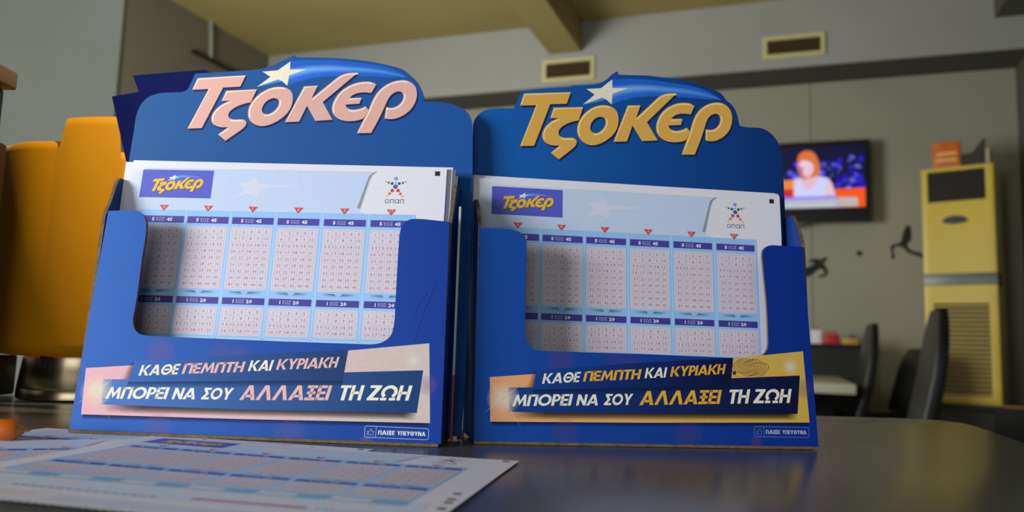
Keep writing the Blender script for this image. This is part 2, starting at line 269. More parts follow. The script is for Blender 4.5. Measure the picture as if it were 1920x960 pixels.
struct(MB().box(-6.9, 0, -T, 1.2, .15, CEIL), 'wall_back', wallm)
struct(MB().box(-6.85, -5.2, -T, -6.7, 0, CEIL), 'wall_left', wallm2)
struct(MB().box(.46, -3.4, -T, .66, 0, CEIL), 'wall_right', mat('dark_wall_tone', (88, 86, 78), .85, noise=.05, scale=1.5))
b = MB().box(-6.7, -.45, 2.502, .46, -.002, CEIL-.001)
struct(b, 'trim_1', [soffm]); bpy.data.objects['trim_1']['label'] = 'boxed-in soffit along the top of the back wall'
struct(MB().box(-6.7, -.447, 2.492, .459, -.003, 2.5015), 'trim_2', mat('soffit_underside', (84, 80, 72), .9))  # thin slab giving the soffit a darker underside
bpy.data.objects['trim_2']['label'] = 'dark underside of the soffit'
struct(MB().box(-3.483, -4.8, 2.825, -3.174, -.452, CEIL-.002), 'trim_3', ceilm); bpy.data.objects['trim_3']['label'] = 'plastered ceiling beam meeting the soffit'
struct(MB().box(.22, -4.2, 2.77, .455, -.452, CEIL-.002), 'trim_4', mat('dark_wall_tone', (88, 86, 78))); bpy.data.objects['trim_4']['label'] = 'dark ceiling beam at the right'  # beam stands in darkness; that shade is put into its colour
struct(MB().box(-1.156, -.004, -T, -1.150, -.0005, 2.49), 'trim_5', mat('seam_grey', (120, 116, 98), .9)); bpy.data.objects['trim_5']['label'] = 'vertical joint in the back wall'
o = MB().box(-2.35, 2.45, 0, -1.287, 2.475, CEIL+T-.003).build('wall_pillar', mat('pillar_paint', (184, 190, 174), .8, noise=.04, scale=3)); o['kind'] = 'structure'
# ================================================================ the counter
def counter():
    P = [(-1.0, .15)]
    P += [(-1.0, .66), (-.42, .674), (.333, .707), (.36, .706), (.380, .695), (.386, .672), (.379, .640), (.36, .58), (.344, .532), (.32, .42), (.29, .15)]
    P.reverse()
    root = empty('service_counter', (0, 0, 0))
    m = MB(); m.prism(P, T-.04, T); m.build('worktop', mat('grey_laminate', (86, 88, 84), .24, noise=.16, scale=260, spec=.85), root, bevel=.002)
    Q = [(-.98, .2), (-.98, .62), (.30, .655), (.30, .2)]; Q.reverse()
    m = MB(); m.prism(Q, 0.0, T-.04); m.build('base', mat('counter_side', (48, 48, 50), .6, noise=.1), root)
    tag(root, 'grey speckled laminate counter with a rounded far right corner, in the foreground', 'counter')
counter()
# ================================================================ ticket boxes
BLUE = (20, 88, 160)
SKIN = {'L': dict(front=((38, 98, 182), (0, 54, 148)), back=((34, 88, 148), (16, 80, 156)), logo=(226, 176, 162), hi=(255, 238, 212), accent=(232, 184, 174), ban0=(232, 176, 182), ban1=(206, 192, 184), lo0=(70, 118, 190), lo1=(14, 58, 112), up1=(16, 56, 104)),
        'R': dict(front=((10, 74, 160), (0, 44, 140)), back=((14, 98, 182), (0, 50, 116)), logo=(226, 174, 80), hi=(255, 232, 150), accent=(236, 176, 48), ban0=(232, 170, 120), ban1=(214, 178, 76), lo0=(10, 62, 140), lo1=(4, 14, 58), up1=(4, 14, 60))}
def soften(P, n=2, limit=52):                  # round the gentle bends of an outline, keep its real corners
    for _ in range(n):
        out = []; m = len(P)
        for i in range(m):
            a, p, c = P[i-1], P[i], P[(i+1) % m]
            t = abs(math.degrees(math.atan2((p[0]-a[0])*(c[1]-p[1])-(p[1]-a[1])*(c[0]-p[0]), (p[0]-a[0])*(c[0]-p[0])+(p[1]-a[1])*(c[1]-p[1]))))
            la, lc = math.dist(a, p), math.dist(p, c); lm = min(la, lc)*.28
            if 2 < t < limit: out += [(p[0]+(a[0]-p[0])/la*lm, p[1]+(a[1]-p[1])/la*lm), (p[0]+(c[0]-p[0])/lc*lm, p[1]+(c[1]-p[1])/lc*lm)]
            else: out.append(tuple(p))
        P = out
    return P
LOGO_TAU, LOGO_ZETA, LOGO_OMICRON, LOGO_OMICRON_HOLE, LOGO_KAPPA, LOGO_EPSILON, LOGO_RHO = [soften(P, 2) for P in (LOGO_TAU, LOGO_ZETA, LOGO_OMICRON, LOGO_OMICRON_HOLE, LOGO_KAPPA, LOGO_EPSILON, LOGO_RHO)]
def logo_art(A, mp, col, hi, h, shadow=True, fine=True):
    L = {'tau': LOGO_TAU, 'zeta': LOGO_ZETA, 'omicron': LOGO_OMICRON, 'kappa': LOGO_KAPPA, 'epsilon': LOGO_EPSILON, 'rho': LOGO_RHO}
    tr = lambda P, dx=0, dy=0: [mp((p[0]+dx, p[1]+dy)) for p in P]
    if shadow:
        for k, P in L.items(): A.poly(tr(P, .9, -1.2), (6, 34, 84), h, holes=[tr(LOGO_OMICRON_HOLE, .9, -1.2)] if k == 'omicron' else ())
    for k, P in L.items():
        A.poly(tr(P), col, h+.03, holes=[tr(LOGO_OMICRON_HOLE)] if k == 'omicron' else ())
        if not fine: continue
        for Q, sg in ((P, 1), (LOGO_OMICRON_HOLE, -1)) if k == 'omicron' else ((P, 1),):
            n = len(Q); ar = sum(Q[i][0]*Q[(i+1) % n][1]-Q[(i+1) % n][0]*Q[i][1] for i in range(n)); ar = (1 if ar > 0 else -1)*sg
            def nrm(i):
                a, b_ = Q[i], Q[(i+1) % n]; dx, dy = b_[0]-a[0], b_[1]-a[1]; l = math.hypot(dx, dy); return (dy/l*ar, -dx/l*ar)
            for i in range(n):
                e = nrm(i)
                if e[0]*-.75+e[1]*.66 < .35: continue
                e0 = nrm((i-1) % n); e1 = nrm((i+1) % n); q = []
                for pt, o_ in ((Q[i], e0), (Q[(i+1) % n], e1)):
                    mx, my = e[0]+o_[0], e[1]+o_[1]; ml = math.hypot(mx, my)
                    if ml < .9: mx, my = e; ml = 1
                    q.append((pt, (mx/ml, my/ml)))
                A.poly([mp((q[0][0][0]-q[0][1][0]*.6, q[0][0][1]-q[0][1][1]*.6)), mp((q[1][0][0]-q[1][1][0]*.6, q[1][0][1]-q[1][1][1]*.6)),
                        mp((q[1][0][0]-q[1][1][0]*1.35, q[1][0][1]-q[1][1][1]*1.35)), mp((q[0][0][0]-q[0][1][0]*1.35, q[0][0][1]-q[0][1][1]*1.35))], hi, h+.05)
def comet_art(A, mp, h, star=(240, 232, 205), c0=(30, 98, 205), c1=(130, 188, 246), c2=(44, 116, 222), dim=(30, 100, 205)):
    mixc = lambda a, b_, t: tuple(x+(y-x)*t for x, y in zip(a, b_))
    A.strip([mp(p) for p in LOGO_COMET_TOP], [mp(p) for p in LOGO_COMET_BOT],
            [lambda t: mixc(c0, dim, t), lambda t: mixc(c0, dim, t), lambda t: mixc(c1, dim, t*.6), lambda t: mixc(c2, dim, t), lambda t: mixc(c0, dim, t)], h)
    A.poly([mp(p) for p in LOGO_TAIL_UNDER], (70, 140, 220), h+.01)
    A.poly([mp(p) for p in LOGO_STAR], star, h+.05)
def display(k, loc, yaw, lf, lb, db, label):
    sk = SKIN[k]; root = empty('display_box', loc, (0, 0, yaw))
    pm = lambda lean, off: (lambda u, v, h: (u/1e3, (off*1e3+v*math.sin(lean)-h*math.cos(lean))/1e3, (v*math.cos(lean)+h*math.sin(lean))/1e3))
    FP, BP = pm(lf, 0), pm(lb, db)
    mf = (lambda p: aff(FRONT_PRINT_SHIFT, p)) if k == 'L' else (lambda p: p)
    mb = (lambda p: aff(BACK_PRINT_SHIFT, p)) if k == 'L' else (lambda p: p)
    def card(name, outline, fn, th, cols, back=(20, 60, 130)):
        outline = soften(outline, 2); A = Art(); n = len(outline); x0 = min(p[0] for p in outline); x1 = max(p[0] for p in outline)
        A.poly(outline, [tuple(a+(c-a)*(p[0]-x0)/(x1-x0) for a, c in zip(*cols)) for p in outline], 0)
        A.poly(outline, back, -th); i0 = len(A.v)
        A.raw([(p[0], p[1], 0) for p in outline]+[(p[0], p[1], -th) for p in outline], [(i, (i+1) % n, n+(i+1) % n, n+i) for i in range(n)], (120, 98, 66), 0, 1)
        return A.build(name, fn, M_ink(), root)
    fo = [(p[0], max(p[1], 1.8)) for p in FRONT_OUTLINE[k]]
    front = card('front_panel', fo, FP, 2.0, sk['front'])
    bo = BACK_OUTLINE[k][:]
    if k == 'R': bo = [(-103, 40)]+bo
    bo = [(-103, 2)]+bo+[(bo[-1][0]+(1.8 if k == 'L' else 0), 110), (bo[-1][0]+(2.5 if k == 'L' else 0), 50), (107.5 if k == 'L' else 99, 2)]
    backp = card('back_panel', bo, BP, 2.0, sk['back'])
    XF, XB = {'L': ((97.5, 105), (100, 100.4)), 'R': ((99, 102.5), (94.5, 100))}[k], 0
    for sg in (-1, 1):
        xf, xb = XF[0 if sg < 0 else 1]
        def SP(y, z, h, sg=sg, xf=xf, xb=xb):
            t = min(1, max(0, y/45.0)); return (sg*(xf+(xb-xf)*t-h)/1e3, y/1e3, z/1e3)
        tf, tb = math.tan(lf), math.tan(lb); top = 145 if k == 'L' else 139
        P = [(1.6, 1.8), (tf*120+1.2, 120), (tf*120+8, 130), (tf*120+14, top-3), (tf*120+18, top), (db*1e3+tb*top-1.5, top), (db*1e3-1.5, 1.8)]
        A = Art(); n = len(P); A.poly(P, (14, 52, 122), 2.0); A.poly(P, (26, 80, 165), 0)
        A.raw([(p[0], p[1], 0) for p in P]+[(p[0], p[1], 2.0) for p in P], [(i, (i+1) % n, n+(i+1) % n, n+i) for i in range(n)], (120, 98, 66), 0, 1)
        A.build('side_panel', SP, M_ink(), root)
    m = MB(); m.box(-XF[0][0]/1e3, -.0012, 0.0003, XF[1][0]/1e3, db+.018, .0018); m.build('bottom_panel', M_ink()[1], root)
    # ---- print on the back panel: word logo, star and comet
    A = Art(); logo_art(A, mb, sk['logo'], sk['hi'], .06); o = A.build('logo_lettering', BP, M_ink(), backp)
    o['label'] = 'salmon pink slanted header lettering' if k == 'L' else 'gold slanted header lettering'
    A = Art(); comet_art(A, mb, .04); A.build('star_emblem', BP, M_ink(), backp)['label'] = 'cream star with a blue comet tail'
    # ---- print on the front panel
    A = Art(); mixc = lambda a, b_, t: tuple(x+(y-x)*t for x, y in zip(a, b_)); g = lambda c0, c1: (lambda t: mixc(c0, c1, t))
    q = lambda P: [mf(p) for p in P]
    bt = P_BANNER
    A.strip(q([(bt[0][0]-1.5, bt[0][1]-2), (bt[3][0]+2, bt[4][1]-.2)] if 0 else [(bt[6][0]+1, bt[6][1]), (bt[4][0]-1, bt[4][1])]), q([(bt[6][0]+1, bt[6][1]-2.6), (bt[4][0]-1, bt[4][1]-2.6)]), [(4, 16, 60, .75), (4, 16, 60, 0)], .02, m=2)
    A.strip(q([bt[0], bt[1], bt[2], bt[3]]), q([bt[6], bt[5], bt[4]]), [g(sk['ban0'], sk['ban1']), g(sk['ban0'], sk['ban1'])], .03)
    rl, ru = P_RIBBON_LO, P_RIBBON_UP
    dk = (40, 36, 34) if k == 'L' else (36, 28, 6)
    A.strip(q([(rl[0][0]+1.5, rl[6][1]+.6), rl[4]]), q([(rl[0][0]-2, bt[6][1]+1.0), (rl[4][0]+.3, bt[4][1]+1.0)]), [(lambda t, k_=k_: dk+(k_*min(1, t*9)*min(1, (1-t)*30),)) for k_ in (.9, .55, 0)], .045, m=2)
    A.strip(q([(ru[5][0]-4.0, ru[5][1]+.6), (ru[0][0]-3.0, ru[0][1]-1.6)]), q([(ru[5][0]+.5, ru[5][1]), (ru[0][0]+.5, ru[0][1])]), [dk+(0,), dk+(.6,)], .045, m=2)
    A.strip(q([rl[0], rl[1], rl[2], rl[3]]), q([(rl[0][0]+.5, rl[6][1]+.5), rl[5], rl[4]]), [g(sk['lo0'], sk['lo1']), g(sk['lo0'], sk['lo1'])], .06)
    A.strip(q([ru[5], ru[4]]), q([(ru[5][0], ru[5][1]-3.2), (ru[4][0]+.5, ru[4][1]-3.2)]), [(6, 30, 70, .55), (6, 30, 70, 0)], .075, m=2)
    A.strip(q([ru[0], ru[1], ru[2]]), q([ru[5], ru[4]]), [g((46, 100, 176) if k == 'L' else (8, 66, 150), sk['up1']), g((46, 100, 176) if k == 'L' else (8, 60, 140), sk['up1'])], .09)
    fl = mf(P_FLARE1[0]); gl = (255, 246, 222)
    A.disc(fl[0]+1.5, fl[1]+.5, 9.5, gl+(.85,), .10, edge=gl+(0,), n=28, m=2); A.disc(fl[0]+1.5, fl[1]+.5, 4, gl+(.6,), .105, edge=gl+(0,), m=2)
    for ang, L in ((38, 13), (-57, 20), (128, 16), (218, 15)):
        ca, sa = math.cos(math.radians(ang)), math.sin(math.radians(ang)); px, py = -sa*.9, ca*.9; c0 = (fl[0]+1.5, fl[1]+.5)
        A.raw([(c0[0]+px, c0[1]+py), (c0[0]-px, c0[1]-py), (c0[0]+ca*L, c0[1]+sa*L)], [(0, 1, 2)], [gl+(.5,), gl+(.5,), gl+(0,)], .107, 2)
    f2 = mf(P_FLARE2[0]); A.disc(f2[0], f2[1], 5.5, (250, 250, 235, .6), .10, edge=(250, 250, 235, 0), m=2)
    for bx, by, br, al in ((-52, 48, 9, .24), (-30, 33, 3.6, .3), (60, 4, 4, .35), (90, 34, 6, .22), (-10, 51, 7, .16), (-49, 7, 9, .18), (20, 6, 10, .16), (-20, 47, 8, .14)):
        if by > 46: by = 45.5
        bb = mf((bx, by)); cc = (150, 120, 178) if k == 'L' else (110, 80, 150)
        A.disc(bb[0], bb[1], br*.82, cc+(al*.35,), .05, edge=cc+(al*.35,), m=2); A.disc(bb[0], bb[1], br*1.1, cc+(al*.8,), .048, edge=cc+(0,), m=2)
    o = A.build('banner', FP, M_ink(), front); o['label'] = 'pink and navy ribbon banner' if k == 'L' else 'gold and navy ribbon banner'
    A = Art()
    for wd, a, b_, c, acc in WORDS:
        a2, b2 = mf(a), mf(b_); hh = (c[1]-a[1])*(1.0 if k == 'R' else 1.0); caps(A, wd, a2, b2, hh, .22, sk['accent'] if acc else (240, 236, 214), .12)
    A.build('slogan_lettering', FP, M_ink(), front)['label'] = 'white and %s capitals reading ΚΑΘΕ ΠΕΜΠΤΗ ΚΑΙ ΚΥΡΙΑΚΗ ΜΠΟΡΕΙ ΝΑ ΣΟΥ ΑΛΛΑΞΕΙ ΤΗ ΖΩΗ' % ('pink' if k == 'L' else 'gold')
    A = Art(); c = (190, 205, 235) if k == 'L' else (120, 140, 190); x0, y0 = P_NOTICE[3]; x1, y1 = P_NOTICE[1]; r = 1.0; R_ = []
    for cx, cy, a0 in ((x1-r, y1-r, 0), (x0+r, y1-r, 90), (x0+r, y0+r, 180), (x1-r, y0+r, 270)):
        R_ += [mf((cx+r*math.cos(math.radians(a0+t)), cy+r*math.sin(math.radians(a0+t)))) for t in (0, 30, 60, 90)]
    A.line(R_+[R_[0]], .22, c, .06); A.line([mf(P_NOTICE_DIV[0]), mf(P_NOTICE_DIV[1])], .2, c, .06)
    ix, iy = x0+1.3, y0+1.3
    A.line([mf(p) for p in [(ix, iy), (ix+.8, iy), (ix+.8, iy+1.6), (ix, iy+1.6), (ix, iy)]], .16, c, .06)
    A.line([mf(p) for p in [(ix+1.1, iy), (ix+3, iy), (ix+3.3, iy+1.7), (ix+2.2, iy+1.7), (ix+2.3, iy+2.8), (ix+1.7, iy+2.8), (ix+1.1, iy+1.5)]], .16, c, .06)
    t0, t1, tt = P_NOTICE_TEXT; hh = tt[1]-t0[1]; W_ = t1[0]-t0[0]; wc = (235, 238, 240) if k == 'L' else (190, 198, 205)
    caps(A, 'ΠΑΙΞΕ', mf(t0), mf((t0[0]+W_*.348, t0[1]+.07)), hh, 0, wc, .06, gap=.09); caps(A, 'ΥΠΕΥΘΥΝΑ', mf((t0[0]+W_*.405, t0[1]+.08)), mf(t1), hh, 0, wc, .06, gap=.09)
    A.build('notice_badge', FP, M_ink(), front)['label'] = 'small outlined badge reading ΠΑΙΞΕ ΥΠΕΥΘΥΝΑ'
    A = Art()
    if k == 'L':
        A.line([(83.4, 69.4), (84.2, 72), (85.7, 75.3), (87.5, 78.4), (89.3, 80.7)], .3, (8, 36, 110), .05); A.line([(84.1, 54.4), (86, 62), (88.5, 71.9), (91.7, 80.7), (94.0, 86.8)], .3, (8, 36, 110), .05)
    else:
        P = []; cx, cy = P_SCRIB[0]
        for i in range(190):
            t = i/149; a = t*2*math.pi*5.2; rr = .9+t*8.2; P.append((cx+.4+rr*(math.cos(a)+.06*math.sin(5*a)), cy+.2+rr*.47*(math.sin(a)+.08*math.cos(7*a+t*9))))
        A.line(P, .22, (28, 34, 66), .11); P = [(cx-9.5+.9*math.cos(i*2.1)*(1+i % 3*.4), cy-3+1.0*math.sin(i*1.7)) for i in range(26)]; A.line(P, .25, (20, 26, 60), .115)
    A.build('pen_scribble', FP, M_ink(), front)['label'] = 'two blue pen strokes' if k == 'L' else 'round ballpoint scribble'
    tag(root, label, 'ticket box')
    return root
LBX = (-.1348, .4198, T); LYAW = -.0603; RBX = (.0809, .4423, T); RYAW = .1143; DB = .03345
display('L', LBX, LYAW, .12694, .11298, DB, 'blue cardboard ticket box with salmon pink header lettering and pink banner')
display('R', RBX, RYAW, .09112, .07716, DB, 'blue cardboard ticket box with gold header lettering and gold banner')
# ================================================================ play slips
CX = [-85.4, -58.6, -31.7, -4.5, 22.9, 50.4]; BW = 24.7
def slip_art(step=1e9, numbers=True):
    A = Art(); x0, x1, y0, y1 = -103.5, 93.0, 2.0, 157.2
    n_ = max(1, int(200/min(step, 200)))
    A.strip([(-97.5, y0), (-101.5, y1)], [(x1-.5, y0), (x1, y1)], [(228, 228, 236)]*(n_+1), 0, n=n_)
    x = x0
    while x < x1-2: A.poly([(x+.4, y0), (x+2.4, y0), (x+1.6, y0-1.1)], (228, 228, 236), 0); x += 3.0
    A.rect(-100, 126, -88, 152, (228, 230, 238), .02, step, col2=(196, 214, 240)); A.rect(-88, 126, 46, 153.8, (196, 214, 240), .02, step)
    A.poly([(46, 126), (40, 126), (46, 153.8), (52, 153.8)], (198, 214, 238), .021)
    A.poly([(41.5, 131), (43.5, 131), (47.5, 148), (49.0, 151.5), (52, 154), (49.3, 153.3), (47, 151)], (150, 152, 152), .03)
    A.poly([(43.6, 128.7), (93, 128.7), (93, 154), (52.5, 154), (49.5, 151.5), (48.2, 148)], (228, 228, 236), .028)
    A.poly([(-33, 136), (-27, 141), (-31, 145.5), (-25, 146), (-20.5, 149.5), (-19, 145), (8, 144.2), (-17, 142), (-18, 136.5), (-24, 139)], (216, 218, 234), .03)
    A.rect(-88.5, 51.8, 76.6, 127.8, (150, 198, 244), .04, step)
    for c in CX[1:]+[CX[5]+BW+1.6]: A.rect(c-1.45, 52.5, c-.95, 127.6, (186, 216, 246), .05, step)
    A.rect(-88.5, 51.8, 76.6, 53.4, (170, 206, 240), .05, step)
    for i, c in enumerate(CX):
        A.rect(c, 120.0, c+BW, 124.1, (74, 62, 160), .07, step); A.rect(c, 72.4, c+BW, 76.3, (66, 56, 150), .07, step)
        for (yy, wds) in ((121.0, (('5', 5.3, .03, 1.7), ('ΕΩΣ', 8.0, 0.0, 5.0), ('45', 14.2, .03, 3.6))), (73.35, (('1', 6.3, .03, None), ('ΕΩΣ', 8.2, 0.0, 4.8), ('20', 14.0, .03, 3.6)))):
            for t, dx, bd, wd in wds: put_text(A, t, c+dx, yy, 2.75, (238, 236, 248) if bd else (190, 186, 226), .11, bold=bd, width=wd)
        tx = c+11.6
        A.poly([(tx-2.9, 130.8), (tx+2.9, 130.8), (tx, 127.0)], (214, 74, 70), .07)
        put_text(A, ['Α', 'Β', 'Γ', 'Δ', 'Ε', 'ΣΤ'][i], tx, 128.9, 2.0, (250, 226, 222), .10, center=True)
        for (yt, yb, rows) in ((118.2, 81.2, 9), (70.8, 54.6, 4)):
            A.rect(c+.1, yb, c+BW-.1, yt, (216, 208, 220), .07, step); gx0, gx1, gy0, gy1 = c+1.1, c+BW-1.2, yb+.9, yt-.9
            for j in range(6): xx = gx0+(gx1-gx0)*j/5; A.rect(xx-.07, gy0, xx+.07, gy1, (176, 160, 172), .085, step)
            for j in range(rows+1): yy = gy0+(gy1-gy0)*j/rows; A.rect(gx0, yy-.07, gx1, yy+.07, (176, 160, 172), .085, step)
            if numbers:
                for n in range(rows*5):
                    r_, q_ = divmod(n, 5); xx = gx0+(gx1-gx0)*(q_+.5)/5; yy = gy1-(gy1-gy0)*(r_+.5)/rows
                    put_text(A, str(n+1), xx, yy-.95, 2.6, (172, 112, 122), .10, center=True, width=None if n == 0 else (1.3 if n < 9 else 2.7)*.95)
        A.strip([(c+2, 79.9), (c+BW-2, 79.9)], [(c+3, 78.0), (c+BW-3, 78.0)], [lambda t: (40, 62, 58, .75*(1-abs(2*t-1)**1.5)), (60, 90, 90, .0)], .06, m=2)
        A.poly([(c+BW/2-3, 80.6), (c+BW/2+3, 80.6), (c+BW/2, 77.3)], (150, 198, 244), .075)
        # lower rows, seen on the loose slips
        A.rect(c, 46.5, c+6, 49.8, (214, 214, 220), .05, step); A.rect(c+7, 46.5, c+13, 49.8, (206, 212, 222), .05, step); A.rect(c+13.5, 46.0, c+26.5, 50.6, (120, 172, 214), .05, step)
        A.rect(c, 44.3, c+BW+1, 45.2, (96, 136, 190), .05, step); A.rect(c, 51.2, c+BW+1, 51.8, (96, 136, 190), .055, step)
        A.rect(c, 38.5, c+17, 42.5, (222, 214, 218), .05, step)
    A.rect(-97, 25, 84, 51.2, (204, 220, 236), .03, step)
    A.rect(8, 29.2, 49, 31.8, (206, 52, 50), .05, step); A.poly([(-97, 27.5), (-66, 30.2), (-97, 33.5)], (214, 60, 30), .05)
    for j in range(16): A.rect(-60+j*3.6, 27.5, -57.4+j*3.6, 29.0, (120, 116, 130), .05, step)
    for j in range(11): A.rect(52+j*2.6, 29.6, 53.7+j*2.6, 31.0, (196, 110, 110), .05, step)
    A.rect(-96, 12, -40, 20, (222, 214, 220), .05, step); A.rect(-30, 8, 60, 18, (208, 216, 232), .05, step)
    for cx, cy in ((87.6, 153.3), (87.3, 70.6), (88.0, 60.6), (88.5, 54.9), (89.0, 44.9)): A.rect(cx-1.55, cy-1.45, cx+1.55, cy+1.45, (150, 60, 60), .05); A.rect(cx-1.3, cy-1.2, cx+1.3, cy+1.2, (34, 26, 30), .07)
    return A
def slip_logo():
    A = Art(); A.rect(-90, 135.3, -46.5, 152.7, (84, 92, 200), .05, 9)
    k = .200/.9; mp = lambda p: (-66.3-.0*k+(p[0]-2)*.2215, 142.9+(p[1]-196)*.2215)
    comet_art(A, mp, .08, star=(226, 240, 255), c0=(66, 110, 214), c1=(120, 190, 246), c2=(80, 140, 226), dim=(84, 92, 200)); logo_art(A, mp, (238, 192, 44), None, .10, fine=False)
    return A
def slip_emblem():
    A = Art(); cx, cy = 63.3, 144.8; D = lambda dx, dy, r, c: A.disc(cx+dx, cy+dy, r, c, .06, n=14)
    D(0, 4.9, 1.15, (116, 152, 228)); D(0, 2.4, .5, (120, 140, 200)); D(0, 0, 1.4, (64, 96, 176))
    for s_ in (-1, 1):
        D(s_*2.1, 1.9, .9, (52, 84, 44)); D(s_*4.2, 2.4, .7, (78, 120, 66)); D(s_*5.9, 3.1, .5, (120, 182, 120))
        D(s_*1.7, -2.4, 1.1, (204, 72, 54)); D(s_*3.2, -4.4, .9, (222, 116, 78)); D(s_*4.7, -6, .7, (236, 196, 88))
    c = (70, 68, 100); y = cy-10.3; x = cx-5.7
    for pg in _arc(x+1.35, y+1.3, 1.3, 1.3, .36, 0, 360, 14): A.poly(pg, c, .06)
    for xx in (x+3.2, x+9.1):
        A.rect(xx, y, xx+.36, y+2.5, c, .06); A.rect(xx+1.75, y, xx+2.11, y+2.5, c, .06); A.rect(xx, y+2.2, xx+2.11, y+2.55, c, .061)
    for pg in _arc(x+7.1, y+1.3, 1.3, 1.3, .36, 0, 360, 14): A.poly(pg, c, .06)
    A.rect(x+8.05, y, x+8.41, y+2.5, c, .061)
    return A
flat = lambda u, v, h: (u/1e3, v/1e3, h/1e3)
def slip(loc, rot, fn, label, group=None, step=1e9, share=None, logo=True):
    root = empty('play_slip', loc, rot)
    if share:
        for ch in share.children: c = ch.copy(); S.collection.objects.link(c); c.parent = root; c.name = ch.name.split('.')[0]
    else:
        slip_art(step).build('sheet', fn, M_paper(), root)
        if logo: slip_logo().build('logo', fn, M_paper(), root)['label'] = 'violet block with yellow slanted lettering'
        slip_emblem().build('emblem', fn, M_paper(), root)['label'] = 'star-shaped figure of coloured dots above a small word'
    tag(root, label, 'play slip', group); return root
def boxed(loc, yaw, lean, dx, off, dv, spin=0.0):    # pose of an upright slip leaning in a box
    M = Matrix.Translation(loc) @ Matrix.Rotation(yaw, 4, 'Z') @ Matrix.Translation((dx, off+dv*math.sin(lean), dv*math.cos(lean))) @ Matrix.Rotation(math.pi/2-lean, 4, 'X') @ Matrix.Rotation(spin, 4, 'Z')
    return M.to_translation(), M.to_euler()
fs = slip(*boxed(LBX, LYAW, .12694, 0, .018, 0), flat, 'play slip at the front of the pink-lettered box, showing its printed grids')
slip(*boxed(RBX, RYAW, .09112, -.0012, .0235, -.0033, -.004), flat, 'play slip at the front of the gold-lettered box, showing its printed grids', share=fs)
for i, (dx, off, dv, sp, pos) in enumerate([(.0022, .0205, .0012, -.006, 'second'), (.0045, .0222, -.0002, -.001, 'third'), (.0062, .0240, -.004, .002, 'fourth')]):
    slip(*boxed(LBX, LYAW, .12694, dx, off, dv, sp), flat, 'play slip %s from the front in the pink-lettered box, only its edge showing' % pos, 'slips stacked in the pink-lettered box', share=fs)
for i, (dx, off, dv, sp, pos) in enumerate([(-.0006, .0250, -.0022, .000, 'second'), (-.0030, .0262, -.0010, -.006, 'third')]):
    slip(*boxed(RBX, RYAW, .09112, dx, off, dv, sp), flat, 'play slip %s from the front in the gold-lettered box, only its edge showing' % pos, 'slips stacked in the gold-lettered box', share=fs)
def curlA(u, v, h):
    l = max(0, -u)/100.0; f = max(0, 122-v)/122.0
    return ((u-.029*(v-80))/1e3, v/1e3, (.75+.74*l+.18*max(0, u)/100-.2*f+1.5*(max(0, 40-v)/40)**2+h)/1e3)
def curlB(base, k): return lambda u, v, h: (u/1e3, v/1e3, (base+k*max(0, (60-v)/60)+h)/1e3)
slip((-.1180, .2357, T), (0, 0, math.radians(-13.15)), curlA, 'loose play slip lying uppermost on the counter, its printed top edge toward the boxes', step=7)
slip((-.1925, .2672, T), (0, 0, math.radians(-13.4)), curlB(.12, 0), 'loose play slip under the uppermost one, its corner with emblem jutting out behind', step=7, logo=False)
slip((-.1941, .238, T), (0, 0, math.radians(19)), curlB(.4, 0), 'loose play slip turned askew under the orange pen', step=7)
slip((-.262, .2215, T), (0, 0, math.radians(-4)), curlB(.22, .0), 'loose play slip at the bottom left, mostly hidden beneath the others', step=7)
# ================================================================ things on the counter
def pen():
    P0 = Vector((-.2319, .3905, T+.0050)); d = Vector((-.115, -.035, .0030)).normalized()
    root = empty('pen', P0); at_ = lambda t: tuple(d*t)
    org = mat('orange_plastic', (224, 110, 18), .35, noise=.05, scale=100)
    MB().tube(at_(.0), at_(.004), .0004, .0012).build('tip', mat('brass', (196, 160, 90), .3, 1.0), root, smooth=True)
    m = MB(); m.tube(at_(.0028), at_(.0058), .0015, .0038, n=24); m.build('cone', mat('ochre_plastic', (176, 122, 40), .4), root, smooth=True)
    m = MB(); m.tube(at_(.0056), at_(.0080), .0041, .0052, n=24, cap=False).tube(at_(.0080), at_(.0130), .0052, .0052, n=24, cap=False); m.build('collar', org, root, smooth=True)
    m = MB(); m.tube(at_(.0120), at_(.13), .0040, .0044, n=24); m.build('barrel', mat('cream_plastic', (222, 180, 112), .4), root, smooth=True)
    m = MB()
    for a0 in range(3):
        a = a0*2*math.pi/3+1.2; s1 = d.cross(Vector((0, 0, 1))).normalized(); s2 = s1.cross(d); o_ = (s1*math.cos(a)+s2*math.sin(a))*.0034
        m.tube(tuple(d*.0125+o_), tuple(d*.128+o_), .0019, .0019, n=10)
    m.build('grip_rib', org, root, smooth=True)
    tag(root, 'orange pen with a pointed tip, lying on the loose slips at left', 'pen')
pen()
